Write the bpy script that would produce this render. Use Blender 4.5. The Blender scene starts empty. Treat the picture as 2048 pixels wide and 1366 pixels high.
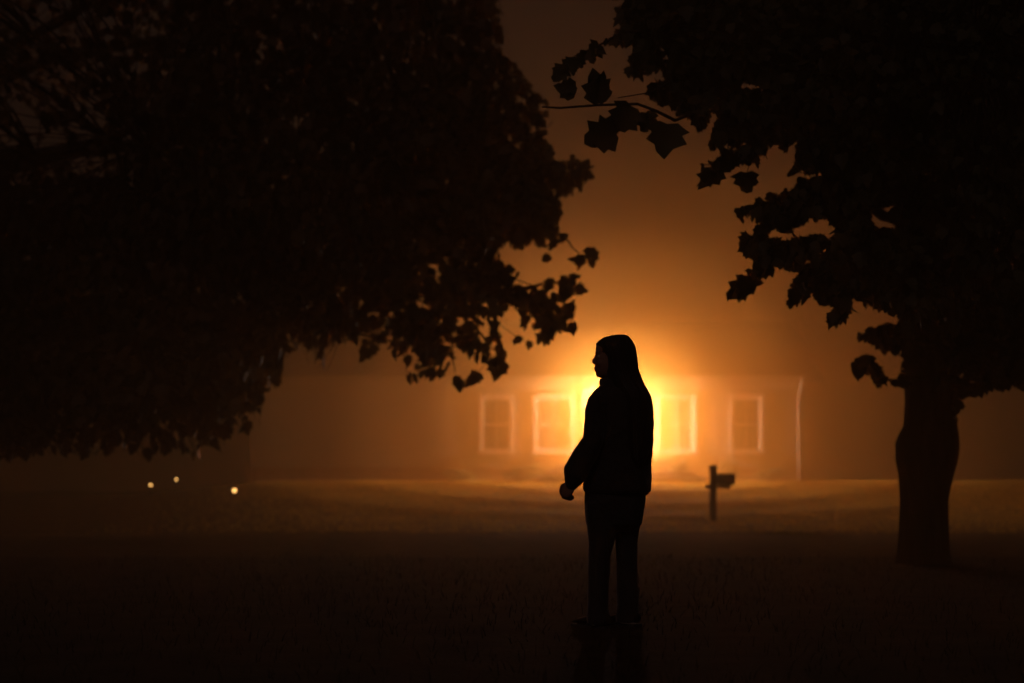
import bpy, bmesh, math, random
import numpy as np
from mathutils import Vector, Matrix, noise

random.seed(7)
rng = np.random.default_rng(11)
PI = math.pi
S = bpy.context.scene
COL = S.collection

# ------------------------------------------------------------------ camera facts
F_PX = 2844.0            # 50 mm lens on a 36 mm sensor, in pixels of a 2048 px frame
CAM_Z = 0.777
HOR = 980.0              # row of the horizon


def P(px, py, d):
    """the point at distance d seen at pixel (px, py)"""
    return Vector(((px - 1024) / F_PX * d, d, CAM_Z + (HOR - py) / F_PX * d))


def project(pts):
    d = np.maximum(pts[:, 1], 0.5)
    return np.stack([1024 + pts[:, 0] / d * F_PX, HOR - (pts[:, 2] - CAM_Z) / d * F_PX], 1)


# ------------------------------------------------------------------ materials
def mat(name, col, rough=0.8, var=0.25, scale=8.0, bump=0.0, bscale=40.0, metallic=0.0, spec=0.3,
        col2=None, stretch=(1, 1, 1), transl=None):
    m = bpy.data.materials.new(name)
    m.use_nodes = True
    nt = m.node_tree
    b = nt.nodes['Principled BSDF']
    b.inputs['Roughness'].default_value = rough
    b.inputs['Metallic'].default_value = metallic
    b.inputs['Specular IOR Level'].default_value = spec
    tc = nt.nodes.new('ShaderNodeTexCoord')
    mp = nt.nodes.new('ShaderNodeMapping')
    mp.inputs['Scale'].default_value = stretch
    nt.links.new(tc.outputs['Object'], mp.inputs['Vector'])
    nz = nt.nodes.new('ShaderNodeTexNoise')
    nz.inputs['Scale'].default_value = scale
    nz.inputs['Detail'].default_value = 6
    nt.links.new(mp.outputs['Vector'], nz.inputs['Vector'])
    rp = nt.nodes.new('ShaderNodeValToRGB')
    c2 = col2 or tuple(c * (1 + var) for c in col)
    rp.color_ramp.elements[0].color = tuple(c * (1 - var) for c in col) + (1,)
    rp.color_ramp.elements[1].color = tuple(c2) + (1,)
    rp.color_ramp.elements[0].position = 0.3
    rp.color_ramp.elements[1].position = 0.7
    nt.links.new(nz.outputs['Fac'], rp.inputs['Fac'])
    nt.links.new(rp.outputs['Color'], b.inputs['Base Color'])
    if bump:
        n2 = nt.nodes.new('ShaderNodeTexNoise')
        n2.inputs['Scale'].default_value = bscale
        n2.inputs['Detail'].default_value = 8
        nt.links.new(mp.outputs['Vector'], n2.inputs['Vector'])
        bp = nt.nodes.new('ShaderNodeBump')
        bp.inputs['Strength'].default_value = bump
        bp.inputs['Distance'].default_value = 0.03
        nt.links.new(n2.outputs['Fac'], bp.inputs['Height'])
        nt.links.new(bp.outputs['Normal'], b.inputs['Normal'])
    if transl:
        tr = nt.nodes.new('ShaderNodeBsdfTranslucent')
        tr.inputs['Color'].default_value = tuple(transl) + (1,)
        ad = nt.nodes.new('ShaderNodeAddShader')
        out = nt.nodes['Material Output']
        nt.links.new(b.outputs[0], ad.inputs[0])
        nt.links.new(tr.outputs[0], ad.inputs[1])
        nt.links.new(ad.outputs[0], out.inputs['Surface'])
    return m


def emit_mat(name, col, strength):
    m = bpy.data.materials.new(name)
    m.use_nodes = True
    nt = m.node_tree
    b = nt.nodes['Principled BSDF']
    b.inputs['Base Color'].default_value = (0.8, 0.75, 0.65, 1)
    b.inputs['Emission Color'].default_value = tuple(col) + (1,)
    b.inputs['Emission Strength'].default_value = strength
    return m


M = {
    'grass': mat('lawn_soil', (0.44, 0.29, 0.03), 0.95, 0.3, 3.0, 0.6, 30, spec=0.1),
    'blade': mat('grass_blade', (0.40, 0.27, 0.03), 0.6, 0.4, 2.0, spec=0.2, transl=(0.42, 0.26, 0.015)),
    'dimmed_ground': mat('dimmed_near_ground', (0.05, 0.036, 0.022), 0.95, 0.4, 2.5, 0.8, 25),  # near ground darkened in colour to follow the fading lamplight
    'asphalt': mat('asphalt', (0.12, 0.09, 0.055), 0.95, 0.35, 4, 0.6, 60, spec=0.1),
    'dark_blade': mat('dark_grass', (0.03, 0.03, 0.015), 0.8, 0.4, 2.0),  # darker blade copy for the same painted-dark foreground
    'concrete': mat('concrete', (0.22, 0.21, 0.19), 0.9, 0.2, 6, 0.3, 60),
    'siding': mat('painted_siding', (0.32, 0.27, 0.18), 0.6, 0.08, 3.0, 0.1, 50, stretch=(0.3, 1, 4)),
    'trim': mat('cream_trim', (0.74, 0.66, 0.48), 0.5, 0.05, 4),
    'pale_stone': mat('pale_stone', (0.55, 0.5, 0.42), 0.85, 0.1, 8, 0.2, 60),
    'eave': mat('eave_paint', (0.3, 0.25, 0.16), 0.6, 0.1, 4),
    'shingle': mat('asphalt_shingles', (0.09, 0.08, 0.075), 0.95, 0.4, 10, 0.6, 60),
    'brick': mat('brick', (0.30, 0.17, 0.12), 0.9, 0.3, 9, 0.4, 60),
    'glass': mat('window_glass', (0.05, 0.05, 0.055), 0.08, 0.1, 2, spec=0.6),
    'curtain': mat('curtain', (0.5, 0.46, 0.4), 0.9, 0.1, 3, stretch=(12, 1, 0.5)),
    'door': mat('door_paint', (0.35, 0.06, 0.04), 0.45, 0.1, 4),
    'brass': mat('brass', (0.6, 0.42, 0.18), 0.3, 0.1, 6, metallic=1.0),
    'black_metal': mat('black_metal', (0.025, 0.025, 0.026), 0.5, 0.2, 12, spec=0.4),
    'post_wood': mat('weathered_post', (0.10, 0.07, 0.05), 0.85, 0.3, 10, 0.4, 50, stretch=(4, 4, 0.4)),
    'mailbox': mat('mailbox_paint', (0.03, 0.03, 0.032), 0.4, 0.2, 12, metallic=0.4),
    'flag': mat('flag_paint', (0.35, 0.03, 0.02), 0.5, 0.1, 12),
    'bark': mat('bark', (0.06, 0.045, 0.035), 0.95, 0.4, 5, 1.0, 14, stretch=(3, 3, 0.5)),
    'leaf_near': mat('dark_leaves', (0.045, 0.05, 0.02), 0.6, 0.4, 1.5, transl=(0.012, 0.010, 0.003)),
    'leaf_far': mat('brown_leaves', (0.06, 0.045, 0.02), 0.6, 0.4, 1.2, transl=(0.045, 0.025, 0.008)),
    'shrub': mat('shrub_leaves', (0.24, 0.22, 0.09), 0.7, 0.35, 4, transl=(0.10, 0.08, 0.02)),
    'skin': mat('skin', (0.32, 0.2, 0.15), 0.55, 0.05, 20),
    'hair': mat('hair', (0.03, 0.022, 0.018), 0.75, 0.3, 30, stretch=(1, 1, 0.08)),
    'jacket': mat('black_jacket', (0.045, 0.041, 0.041), 0.85, 0.2, 30, 0.3, 25),
    'trousers': mat('dark_denim', (0.05, 0.053, 0.057), 0.95, 0.25, 60, 0.2, 160),
    'shoe': mat('shoe', (0.03, 0.03, 0.03), 0.6, 0.2, 20),
    'sole': mat('shoe_sole', (0.07, 0.07, 0.068), 0.8, 0.1, 20),
    'eye': mat('eye', (0.5, 0.48, 0.45), 0.2, 0.1, 30),
}
LAMP_COL = (1.0, 0.68, 0.57)
M['bulb'] = emit_mat('lamp_glow', LAMP_COL, 60)
M['path_glow'] = emit_mat('path_lamp_glow', (1.0, 0.5, 0.13), 4.5)


for k_, w_ in (('jacket', 0.8), ('hair', 0.6), ('trousers', 0.5)):
    b_ = M[k_].node_tree.nodes['Principled BSDF']
    b_.inputs['Sheen Weight'].default_value = w_
    b_.inputs['Sheen Roughness'].default_value = 0.35

# ------------------------------------------------------------------ object helpers
def link(name, me, material=None, parent=None, loc=None):
    o = bpy.data.objects.new(name, me)
    COL.objects.link(o)
    if material is not None:
        me.materials.append(material)
    if parent:
        o.parent = parent
    if loc is not None:
        o.location = loc
    return o


def obj(name, bm, material, parent=None, smooth=False):
    bmesh.ops.recalc_face_normals(bm, faces=bm.faces)
    me = bpy.data.meshes.new(name)
    bm.to_mesh(me)
    bm.free()
    if smooth:
        for p in me.polygons:
            p.use_smooth = True
    return link(name, me, material, parent)


def tag(o, label=None, cat=None, group=None, kind=None):
    if label: o['label'] = label
    if cat: o['category'] = cat
    if group: o['group'] = group
    if kind: o['kind'] = kind
    return o


def thing(name, loc, label, cat, group=None, rz=0):
    o = bpy.data.objects.new(name, None)
    o.empty_display_size = 0.2
    COL.objects.link(o)
    o.location = loc
    o.rotation_euler = (0, 0, rz)
    return tag(o, label, cat, group)


def rebase(root, loc):
    """move a thing's origin to its base while its parts stay where they are"""
    loc = Vector(loc)
    todo = [root]
    while todo:
        r = todo.pop()
        for ch in [k for k in COL.objects if k.parent == r]:
            if ch.type == 'MESH': ch.data.transform(Matrix.Translation(-loc))
            todo.append(ch)
    root.location = loc


def copy_tree(o, parent=None):
    c = o.copy()
    COL.objects.link(c)
    if parent: c.parent = parent
    for ch in [k for k in COL.objects if k.parent == o]:
        copy_tree(ch, c)
    return c


def box(bm, x0, x1, y0, y1, z0, z1, bevel=0.0):
    vs = [bm.verts.new((x, y, z)) for x in (x0, x1) for y in (y0, y1) for z in (z0, z1)]
    f = [(0, 1, 3, 2), (4, 6, 7, 5), (0, 4, 5, 1), (2, 3, 7, 6), (0, 2, 6, 4), (1, 5, 7, 3)]
    fs = [bm.faces.new([vs[i] for i in q]) for q in f]
    if bevel:
        es = list({e for q in fs for e in q.edges})
        bmesh.ops.bevel(bm, geom=es, offset=bevel, segments=2, affect='EDGES', profile=0.5)


def tube(bm, pts, radii, n=8, wob=0.0, cap=True):
    pts = [Vector(p) for p in pts]
    rings = []
    up = Vector((0.13, 0.31, 0.94)).normalized()
    for i, p in enumerate(pts):
        t = (pts[min(i + 1, len(pts) - 1)] - pts[max(i - 1, 0)])
        t = t.normalized() if t.length > 1e-9 else Vector((0, 0, 1))
        a = t.cross(up)
        if a.length < 0.05: a = t.cross(Vector((1, 0, 0)))
        a.normalize()
        b = t.cross(a)
        r = radii[i] if hasattr(radii, '__len__') else radii
        ring = []
        for k in range(n):
            an = 2 * PI * k / n
            rr = r
            if wob:
                rr = r * (1 + wob * noise.noise(Vector((math.cos(an) * 2.2, math.sin(an) * 2.2, p.z * 0.8 + p.x * 0.7))))
            ring.append(bm.verts.new(p + (a * math.cos(an) + b * math.sin(an)) * rr))
        rings.append(ring)
    for i in range(len(rings) - 1):
        for k in range(n):
            bm.faces.new((rings[i][k], rings[i][(k + 1) % n], rings[i + 1][(k + 1) % n], rings[i + 1][k]))
    if cap:
        bm.faces.new(rings[0][::-1])
        bm.faces.new(rings[-1])


def ellipsoid(bm, c, r, rot=None, u=20, v=14):
    mtx = Matrix.Translation(Vector(c))
    if rot is not None: mtx = mtx @ rot.to_4x4()
    mtx = mtx @ Matrix.Diagonal((r[0], r[1], r[2], 1))
    bmesh.ops.create_uvsphere(bm, u_segments=u, v_segments=v, radius=1.0, matrix=mtx)


def loft(bm, rings):
    """rings: list of lists of Vectors with the same count, closed with caps"""
    rv = [[bm.verts.new(p) for p in r] for r in rings]
    n = len(rv[0])
    for i in range(len(rv) - 1):
        for k in range(n):
            bm.faces.new((rv[i][k], rv[i][(k + 1) % n], rv[i + 1][(k + 1) % n], rv[i + 1][k]))
    bm.faces.new(rv[0][::-1])
    bm.faces.new(rv[-1])


def remeshed(name, bm, material, parent, voxel, smooth_iter=4, disp=None):
    """weld overlapping closed shapes into ONE continuous surface"""
    bmesh.ops.recalc_face_normals(bm, faces=bm.faces)
    me = bpy.data.meshes.new(name)
    bm.to_mesh(me)
    bm.free()
    t = bpy.data.objects.new('tmp', me)
    COL.objects.link(t)
    r = t.modifiers.new('r', 'REMESH')
    r.mode = 'VOXEL'
    r.voxel_size = voxel
    s = t.modifiers.new('s', 'SMOOTH')
    s.factor = 0.5
    s.iterations = smooth_iter
    dg = bpy.context.evaluated_depsgraph_get()
    me2 = bpy.data.meshes.new_from_object(t.evaluated_get(dg))
    bpy.data.objects.remove(t)
    bpy.data.meshes.remove(me)
    me2.name = name
    if disp:
        me2.vertices.foreach_get
        for v in me2.vertices:
            v.co += v.normal * disp(v.co)
    for p in me2.polygons: p.use_smooth = True
    me2.materials.clear()
    return link(name, me2, material, parent)


# ------------------------------------------------------------------ the person
PD, PX0, PFY = 8.03, 1235.0, 1255.0
PS = PD / F_PX
pz = 0.0
per = thing('person', ((PX0 - 1024) * PS, PD, 0), 'person with long straight hair in a dark jacket standing against the orange glow', 'person')
def L(px, py, y=0.0):
    return Vector(((px - PX0) * PS, y, (PFY - py) * PS))


def ring(xl, xr, py, yc, hd, n=28, pw_=2.3, ripple=None):
    cx, hw = ((xl + xr) / 2 - PX0) * PS, (xr - xl) / 2 * PS
    z = (PFY - py) * PS
    out = []
    for i in range(n):
        a = 2 * PI * i / n
        c, s = math.cos(a), math.sin(a)
        c = math.copysign(abs(c) ** (2 / pw_), c); s = math.copysign(abs(s) ** (2 / pw_), s)
        q = 1 + (ripple(a, py) if ripple else 0)
        out.append(Vector((cx + hw * c * q, yc + hd * s * q, z)))
    return out


def capsule(bm, a, b, r0, r1, n=14, steps=6):
    a, b = Vector(a), Vector(b)
    tube(bm, [a.lerp(b, i / steps) for i in range(steps + 1)], [r0 + (r1 - r0) * i / steps for i in range(steps + 1)], n)
    ellipsoid(bm, a, (r0, r0, r0), u=n, v=8)
    ellipsoid(bm, b, (r1, r1, r1), u=n, v=8)


FWD = Vector((-0.72, 0.69, 0)); LEFT = Vector((-0.69, -0.72, 0))
sh_l, el_l, wr_l = L(1190, 806, -0.12), L(1182, 892, -0.15), L(1141, 964, -0.14)
sh_r, el_r, wr_r = L(1282, 808, 0.10), L(1289, 900, 0.11), L(1279, 978, 0.08)
hip_l, kn_l, an_l = L(1205, 1010, -0.05), L(1199, 1125, -0.055), L(1196, 1228, -0.05)
hip_r, kn_r, an_r = L(1254, 1010, 0.05), L(1257, 1125, 0.06), L(1257, 1228, 0.07)

bm = bmesh.new()
# skull, face in profile to the left
ellipsoid(bm, L(1232, 708), (0.098, 0.074, 0.100))
ellipsoid(bm, L(1213, 724), (0.066, 0.060, 0.088))
ellipsoid(bm, L(1211, 737), (0.056, 0.050, 0.058))
ellipsoid(bm, L(1202, 748), (0.030, 0.030, 0.022))                     # chin
ellipsoid(bm, L(1204, 697), (0.0375, 0.052, 0.036))                    # forehead
ellipsoid(bm, L(1198, 705), (0.022, 0.045, 0.018))                     # brow
tube(bm, [L(1193, 711), L(1189.5, 718), L(1186.6, 724.2)], [0.008, 0.010, 0.012], 10)   # nose bridge and tip
ellipsoid(bm, L(1188.0, 724.6), (0.011, 0.013, 0.009))
ellipsoid(bm, L(1190.5, 726, -0.010), (0.009, 0.007, 0.007)); ellipsoid(bm, L(1190.5, 726, 0.010), (0.009, 0.007, 0.007))
ellipsoid(bm, L(1190.5, 735.2), (0.009, 0.022, 0.006))                 # upper lip
ellipsoid(bm, L(1191.2, 740.4), (0.009, 0.020, 0.0065))                # lower lip
for s in (-1, 1):
    ellipsoid(bm, L(1199, 727, s * 0.036), (0.020, 0.018, 0.020))      # cheek
    ellipsoid(bm, L(1236, 722, s * 0.075), (0.018, 0.008, 0.030))      # ear
capsule(bm, L(1232, 745), L(1234, 790), 0.054, 0.062)                  # neck
# torso
loft(bm, [ring(1196, 1276, 775, 0, 0.08), ring(1183, 1288, 800, 0, 0.10), ring(1184, 1284, 860, 0, 0.10), ring(1188, 1276, 920, 0, 0.09), ring(1182, 1280, 975, 0, 0.11), ring(1188, 1274, 1030, 0, 0.10)])
for sgn, sh, el, wr in ((1, sh_l, el_l, wr_l), (-1, sh_r, el_r, wr_r)):
    capsule(bm, sh, el, 0.042, 0.036)
    capsule(bm, el, wr, 0.037, 0.026)
def hand(bm, wr, d, thumb_side, curl, s=1.0):
    """palm with five separate bent fingers: d = down the hand, thumb_side = towards the thumb"""
    d = Vector(d).normalized(); t = Vector(thumb_side); t = (t - d * t.dot(d)).normalized(); n_ = d.cross(t)
    pc = Vector(wr) + d * 0.045 * s
    rot = Matrix((t, n_, d)).transposed()
    ellipsoid(bm, pc, (0.040 * s, 0.017 * s, 0.050 * s), rot)
    for i, (off, ln) in enumerate(((0.028, 0.066), (0.010, 0.074), (-0.009, 0.069), (-0.026, 0.054))):
        p = pc + d * 0.038 * s + t * off * s
        pts = [p - d * 0.02 * s]
        dirv = d.copy()
        for j, fr in enumerate((0.42, 0.33, 0.25)):
            an = curl * (j + 0.6) * (1 + 0.1 * i)
            dirv = (d * math.cos(an) + n_ * math.sin(an))
            pts.append(pts[-1] + dirv * (ln * fr * s + (0.02 * s if j == 0 else 0)))
        tube(bm, pts, [0.0085 * s, 0.0085 * s, 0.0078 * s, 0.0065 * s], 10)
        ellipsoid(bm, pts[-1], (0.0065 * s,) * 3, u=10, v=6)
        for q in pts[1:-1]: ellipsoid(bm, q, (0.0085 * s,) * 3, u=10, v=6)
    b0 = pc - d * 0.018 * s + t * 0.028 * s
    th = [b0, b0 + t * 0.022 * s + d * 0.018 * s + n_ * 0.010 * s, b0 + t * 0.026 * s + d * 0.045 * s + n_ * 0.022 * s, b0 + t * 0.018 * s + d * 0.064 * s + n_ * 0.030 * s]
    tube(bm, th, [0.013 * s, 0.011 * s, 0.0095 * s, 0.0075 * s], 10)
    ellipsoid(bm, th[-1], (0.0075 * s,) * 3, u=10, v=6)
    ellipsoid(bm, th[1], (0.011 * s,) * 3, u=10, v=6)
hand(bm, wr_l, L(1126, 995, -0.13) - wr_l, FWD + Vector((-0.3, 0, 0)), 1.15, 1.02)
hand(bm, wr_r, Vector((-0.06, 0.03, -1)), FWD, 0.55, 0.92)
for hp, kn, an in ((hip_l, kn_l, an_l), (hip_r, kn_r, an_r)):
    capsule(bm, hp, kn, 0.060, 0.044)
    capsule(bm, kn, an, 0.044, 0.032)
    capsule(bm, an + Vector((0, 0, -0.02)), an + FWD * 0.14 + Vector((0, 0, -0.045)), 0.03, 0.022)
body = remeshed('body', bm, M['skin'], per, 0.005, 2)
for s in (-1, 1):
    bm = bmesh.new()
    ellipsoid(bm, L(1197.2, 714.2, s * 0.030), (0.0105, 0.0115, 0.0105))
    obj('eye', bm, M['eye'], body, True)

# jacket
bm = bmesh.new()
fold = lambda a, py: 0.018 * math.sin(3 * a + py * 0.06) + 0.012 * math.sin(7 * a - py * 0.11)
loft(bm, [ring(1211, 1262, 757, 0.0, 0.068), ring(1205, 1270, 768, 0.0, 0.080), ring(1190, 1288, 780, 0, 0.115), ring(1179, 1299, 792, 0, 0.140), ring(1173, 1306, 804, 0, 0.150),
          ring(1170, 1308, 822, 0, 0.155, ripple=fold), ring(1168, 1308, 850, 0, 0.155, ripple=fold), ring(1168, 1306, 880, 0, 0.155, ripple=fold),
          ring(1167, 1304, 920, 0, 0.155, ripple=fold), ring(1166, 1303, 955, 0, 0.158, ripple=fold), ring(1165, 1303, 974, 0, 0.155), ring(1166, 1303, 981, 0, 0.153), ring(1170, 1300, 985, 0, 0.146)])
capsule(bm, L(1191.5, 808, -0.115), L(1183, 882, -0.148), 0.057, 0.060)
capsule(bm, L(1183, 882, -0.148), L(1165, 915, -0.15), 0.060, 0.066)
capsule(bm, L(1165, 915, -0.15), L(1149, 943, -0.145), 0.066, 0.070)
capsule(bm, L(1149, 943, -0.145), L(1145, 957, -0.14), 0.069, 0.056)
capsule(bm, L(1144, 960, -0.14), L(1142, 968, -0.14), 0.046, 0.040)
capsule(bm, L(1284, 815, 0.08), L(1291, 880, 0.10), 0.062, 0.056)
capsule(bm, L(1291, 880, 0.10), L(1289, 970, 0.08), 0.053, 0.044)
capsule(bm, L(1288, 970, 0.08), L(1289, 979, 0.08), 0.044, 0.038)
for i in range(16):                                                    # ribbed hem and soft collar roll
    a = 2 * PI * i / 16
    p0 = Vector(((1236 - PX0) * PS + 0.082 * math.cos(a), 0.078 * math.sin(a), (PFY - 764) * PS + 0.012 * math.sin(a * 1.0)))
    ellipsoid(bm, p0, (0.026, 0.026, 0.024), u=10, v=8)
def wrinkle(c):
    return 0.006 * noise.noise(c * 9.0) + 0.004 * noise.noise(c * 22.0)
remeshed('jacket', bm, M['jacket'], per, 0.009, 3, wrinkle)

# trousers: two wide legs joined at the hips
bm = bmesh.new()
loft(bm, [ring(1170, 1291, 968, 0.0, 0.125), ring(1168.5, 1291, 1000, 0.0, 0.125), ring(1170, 1288, 1025, 0, 0.122), ring(1172, 1284, 1048, 0, 0.112), ring(1186, 1270, 1062, 0, 0.07)])
lg = lambda a, py: 0.02 * math.sin(2 * a + py * 0.05) + 0.012 * math.sin(5 * a + py * 0.13)
def leg(rows, y0, y1):
    n_ = len(rows)
    loft(bm, [ring(xl, xr, py, y0 + (y1 - y0) * i / n_, 0.085 - 0.012 * min(i, 3) / 3, 22, 2.2, lg if 1 < i else None) for i, (py, xl, xr) in enumerate(rows)])
leg([(1005, 1170, 1232), (1030, 1171, 1231), (1060, 1174, 1230.5), (1085, 1175, 1226.5), (1108, 1175, 1221.6), (1147, 1175, 1218), (1185, 1174, 1215.5), (1215, 1172.5, 1216), (1240, 1171, 1219), (1246, 1172, 1218)], -0.045, -0.05)
leg([(1005, 1232, 1290), (1030, 1231, 1286), (1060, 1231, 1280), (1085, 1231.5, 1277.5), (1108, 1233, 1277), (1147, 1235, 1276.7), (1185, 1235, 1278), (1215, 1234, 1279), (1240, 1233, 1281), (1246, 1234, 1280)], 0.045, 0.07)
remeshed('trousers', bm, M['trousers'], per, 0.009, 3, lambda c: 0.004 * noise.noise(c * 12.0) + 0.002 * noise.noise(c * 30))

# shoes
for an in (an_l, an_r):
    bm = bmesh.new()
    base = Vector((an.x, an.y, 0))
    prof = [(-0.075, 0.030, 0.075), (-0.06, 0.038, 0.088), (-0.01, 0.040, 0.092), (0.05, 0.042, 0.072), (0.10, 0.046, 0.058), (0.145, 0.042, 0.048), (0.178, 0.026, 0.036)]
    side = Vector((-FWD.y, FWD.x, 0))
    rings_ = []
    for t, w, h in prof:
        rr = []
        for i in range(18):
            a = 2 * PI * i / 18
            rr.append(base + FWD * t + side * (w * math.cos(a)) + Vector((0, 0, 0.026 + (h - 0.026) * (0.5 + 0.5 * math.sin(a)))))
        rings_.append(rr)
    loft(bm, rings_)
    sh = obj('shoe', bm, M['shoe'], per, True)
    bm = bmesh.new()
    loft(bm, [[base + FWD * (t * 1.03) + side * s * (w + 0.004) + Vector((0, 0, z0)) for s, z0 in ((-1, 0.002), (1, 0.002), (1, 0.018), (-1, 0.018))] for t, w, h in prof])
    obj('sole', bm, M['sole'], sh)

# hair: cap over the skull and a long straight fall down the back
bm = bmesh.new()
strand = lambda a, py: 0.012 * math.sin(23 * a + py * 0.01) + 0.008 * math.sin(41 * a + 1.3)
rows = [(669.6, 1229, 1250, 0.0, 0.022), (671.5, 1219, 1255, 0.0, 0.040), (675, 1207, 1259.5, 0.0, 0.058), (680, 1199, 1263.5, 0.0, 0.070), (687, 1192, 1267.5, 0, 0.080), (694, 1193.5, 1270, 0, 0.086), (699, 1197, 1271.2, 0, 0.089),
        (705, 1200, 1272.5, 0, 0.091), (715, 1207, 1273.8, 0, 0.093), (730, 1209, 1275.3, 0, 0.095), (745, 1211, 1278.5, -0.005, 0.097), (757, 1213, 1282, -0.012, 0.100), (770, 1218, 1287.5, -0.022, 0.105),
        (782, 1226, 1294, -0.035, 0.108), (795, 1234, 1300, -0.055, 0.108), (815, 1238, 1303, -0.07, 0.105), (845, 1240, 1303, -0.075, 0.102), (875, 1242, 1302, -0.078, 0.100), (900, 1246, 1298, -0.08, 0.095), (912, 1250, 1293, -0.083, 0.088), (926, 1257, 1287, -0.088, 0.076), (936, 1265, 1280, -0.092, 0.055)]
loft(bm, [ring(a, b_, py, yc, hd, 96, 2.1, strand) for py, a, b_, yc, hd in rows])
for i in range(90):                                                    # loose strands
    k0 = random.randint(3, 9)
    an_ = random.uniform(-1.9, 1.2)
    pts_ = []
    for py, a, b_, yc, hd in rows[k0:random.randint(k0 + 4, len(rows))]:
        cx, hw = ((a + b_) / 2 - PX0) * PS, (b_ - a) / 2 * PS
        q_ = 1.0 + 0.02 * math.sin(py * 0.05 + i) + 0.025 * random.random() * (len(pts_) / 8)
        pts_.append(Vector((cx + hw * q_ * math.cos(an_), yc + hd * q_ * math.sin(an_), (PFY - py) * PS)))
    tube(bm, pts_, 0.0011, 4)
hair = obj('hair', bm, M['hair'], per, True)

# ------------------------------------------------------------------ ground
def sstep(a, b, x):
    t = min(max((x - a) / (b - a), 0), 1)
    return t * t * (3 - 2 * t)


ROAD0, ROAD1 = 16.6, 25.3
def ground_z(x, y):
    rise = 1.03 * sstep(27.0, 41.6, y)
    side = 1 - 0.4 * sstep(6.5, 12.0, -x) if x < -6.5 else 1.0
    z = rise * side
    if ROAD0 - 0.05 < y < ROAD1 + 0.05:
        z -= 0.012
    else:
        z += 0.012 * noise.noise(Vector((x * 0.9, y * 0.9, 0)))
    return z


bm = bmesh.new()
xs = sorted(set([-150, -100, -60, -40, -30] + [round(-24 + 0.6 * i, 2) for i in range(81)] + [30, 40, 60, 100, 150]))
ys = sorted(set([-30, -15, -8, -4] + [round(-2 + 0.6 * i, 2) for i in range(92)] +
                [ROAD0 - 0.2, ROAD0 - 0.051, ROAD0 - 0.049, ROAD1 + 0.049, ROAD1 + 0.051, ROAD1 + 0.2] + [60, 70, 85, 100, 130, 170]))
grid = [[bm.verts.new((x, y, ground_z(x, y))) for x in xs] for y in ys]
for j in range(len(ys) - 1):
    for i in range(len(xs) - 1):
        bm.faces.new((grid[j][i], grid[j][i + 1], grid[j + 1][i + 1], grid[j + 1][i]))
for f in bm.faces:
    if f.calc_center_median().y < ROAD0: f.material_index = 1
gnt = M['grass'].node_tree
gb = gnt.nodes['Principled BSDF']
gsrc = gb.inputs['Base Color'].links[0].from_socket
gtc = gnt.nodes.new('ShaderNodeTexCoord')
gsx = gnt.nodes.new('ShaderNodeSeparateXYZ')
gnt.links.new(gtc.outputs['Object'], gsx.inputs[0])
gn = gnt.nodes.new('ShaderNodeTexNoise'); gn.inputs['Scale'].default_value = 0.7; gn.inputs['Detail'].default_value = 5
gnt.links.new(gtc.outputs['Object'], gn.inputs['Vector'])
gm = gnt.nodes.new('ShaderNodeMapRange')  # lamplight falloff painted into the lawn colour, darker towards the road
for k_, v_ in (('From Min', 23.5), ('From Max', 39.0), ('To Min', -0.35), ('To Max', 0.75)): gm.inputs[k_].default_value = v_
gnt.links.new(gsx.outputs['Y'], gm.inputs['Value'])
gx = gnt.nodes.new('ShaderNodeMapRange')               # left lawn darkened in colour, as if lamplight were blocked there
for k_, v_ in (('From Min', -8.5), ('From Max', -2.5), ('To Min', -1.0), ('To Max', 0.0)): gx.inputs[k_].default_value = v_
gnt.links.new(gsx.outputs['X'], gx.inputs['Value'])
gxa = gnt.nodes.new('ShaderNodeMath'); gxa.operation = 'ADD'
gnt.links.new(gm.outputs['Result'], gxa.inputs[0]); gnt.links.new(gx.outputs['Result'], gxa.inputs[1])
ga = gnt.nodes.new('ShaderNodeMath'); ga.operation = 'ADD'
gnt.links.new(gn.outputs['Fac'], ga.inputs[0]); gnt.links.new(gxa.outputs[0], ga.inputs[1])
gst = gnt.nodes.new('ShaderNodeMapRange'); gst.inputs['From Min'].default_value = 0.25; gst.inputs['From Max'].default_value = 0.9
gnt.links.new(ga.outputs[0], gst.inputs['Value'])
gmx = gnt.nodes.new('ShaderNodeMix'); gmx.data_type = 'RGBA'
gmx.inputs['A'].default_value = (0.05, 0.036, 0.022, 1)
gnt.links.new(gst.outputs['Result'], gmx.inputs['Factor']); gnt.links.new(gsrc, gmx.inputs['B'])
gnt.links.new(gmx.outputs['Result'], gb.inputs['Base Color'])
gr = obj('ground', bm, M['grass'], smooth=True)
gr.data.materials.append(M['dimmed_ground'])
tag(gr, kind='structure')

bm = bmesh.new()
rx = [-150 + 2.0 * i for i in range(151)]
ry = [ROAD0 + (ROAD1 - ROAD0) * k / 12 for k in range(13)]
g = [[bm.verts.new((x, y, -0.008 + 0.03 * (1 - ((y - (ROAD0 + ROAD1) / 2) / ((ROAD1 - ROAD0) / 2)) ** 2))) for x in rx] for y in ry]
for j in range(12):
    for i in range(150):
        bm.faces.new((g[j][i], g[j][i + 1], g[j + 1][i + 1], g[j + 1][i]))
tag(obj('road', bm, M['asphalt'], smooth=True), kind='structure')

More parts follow.
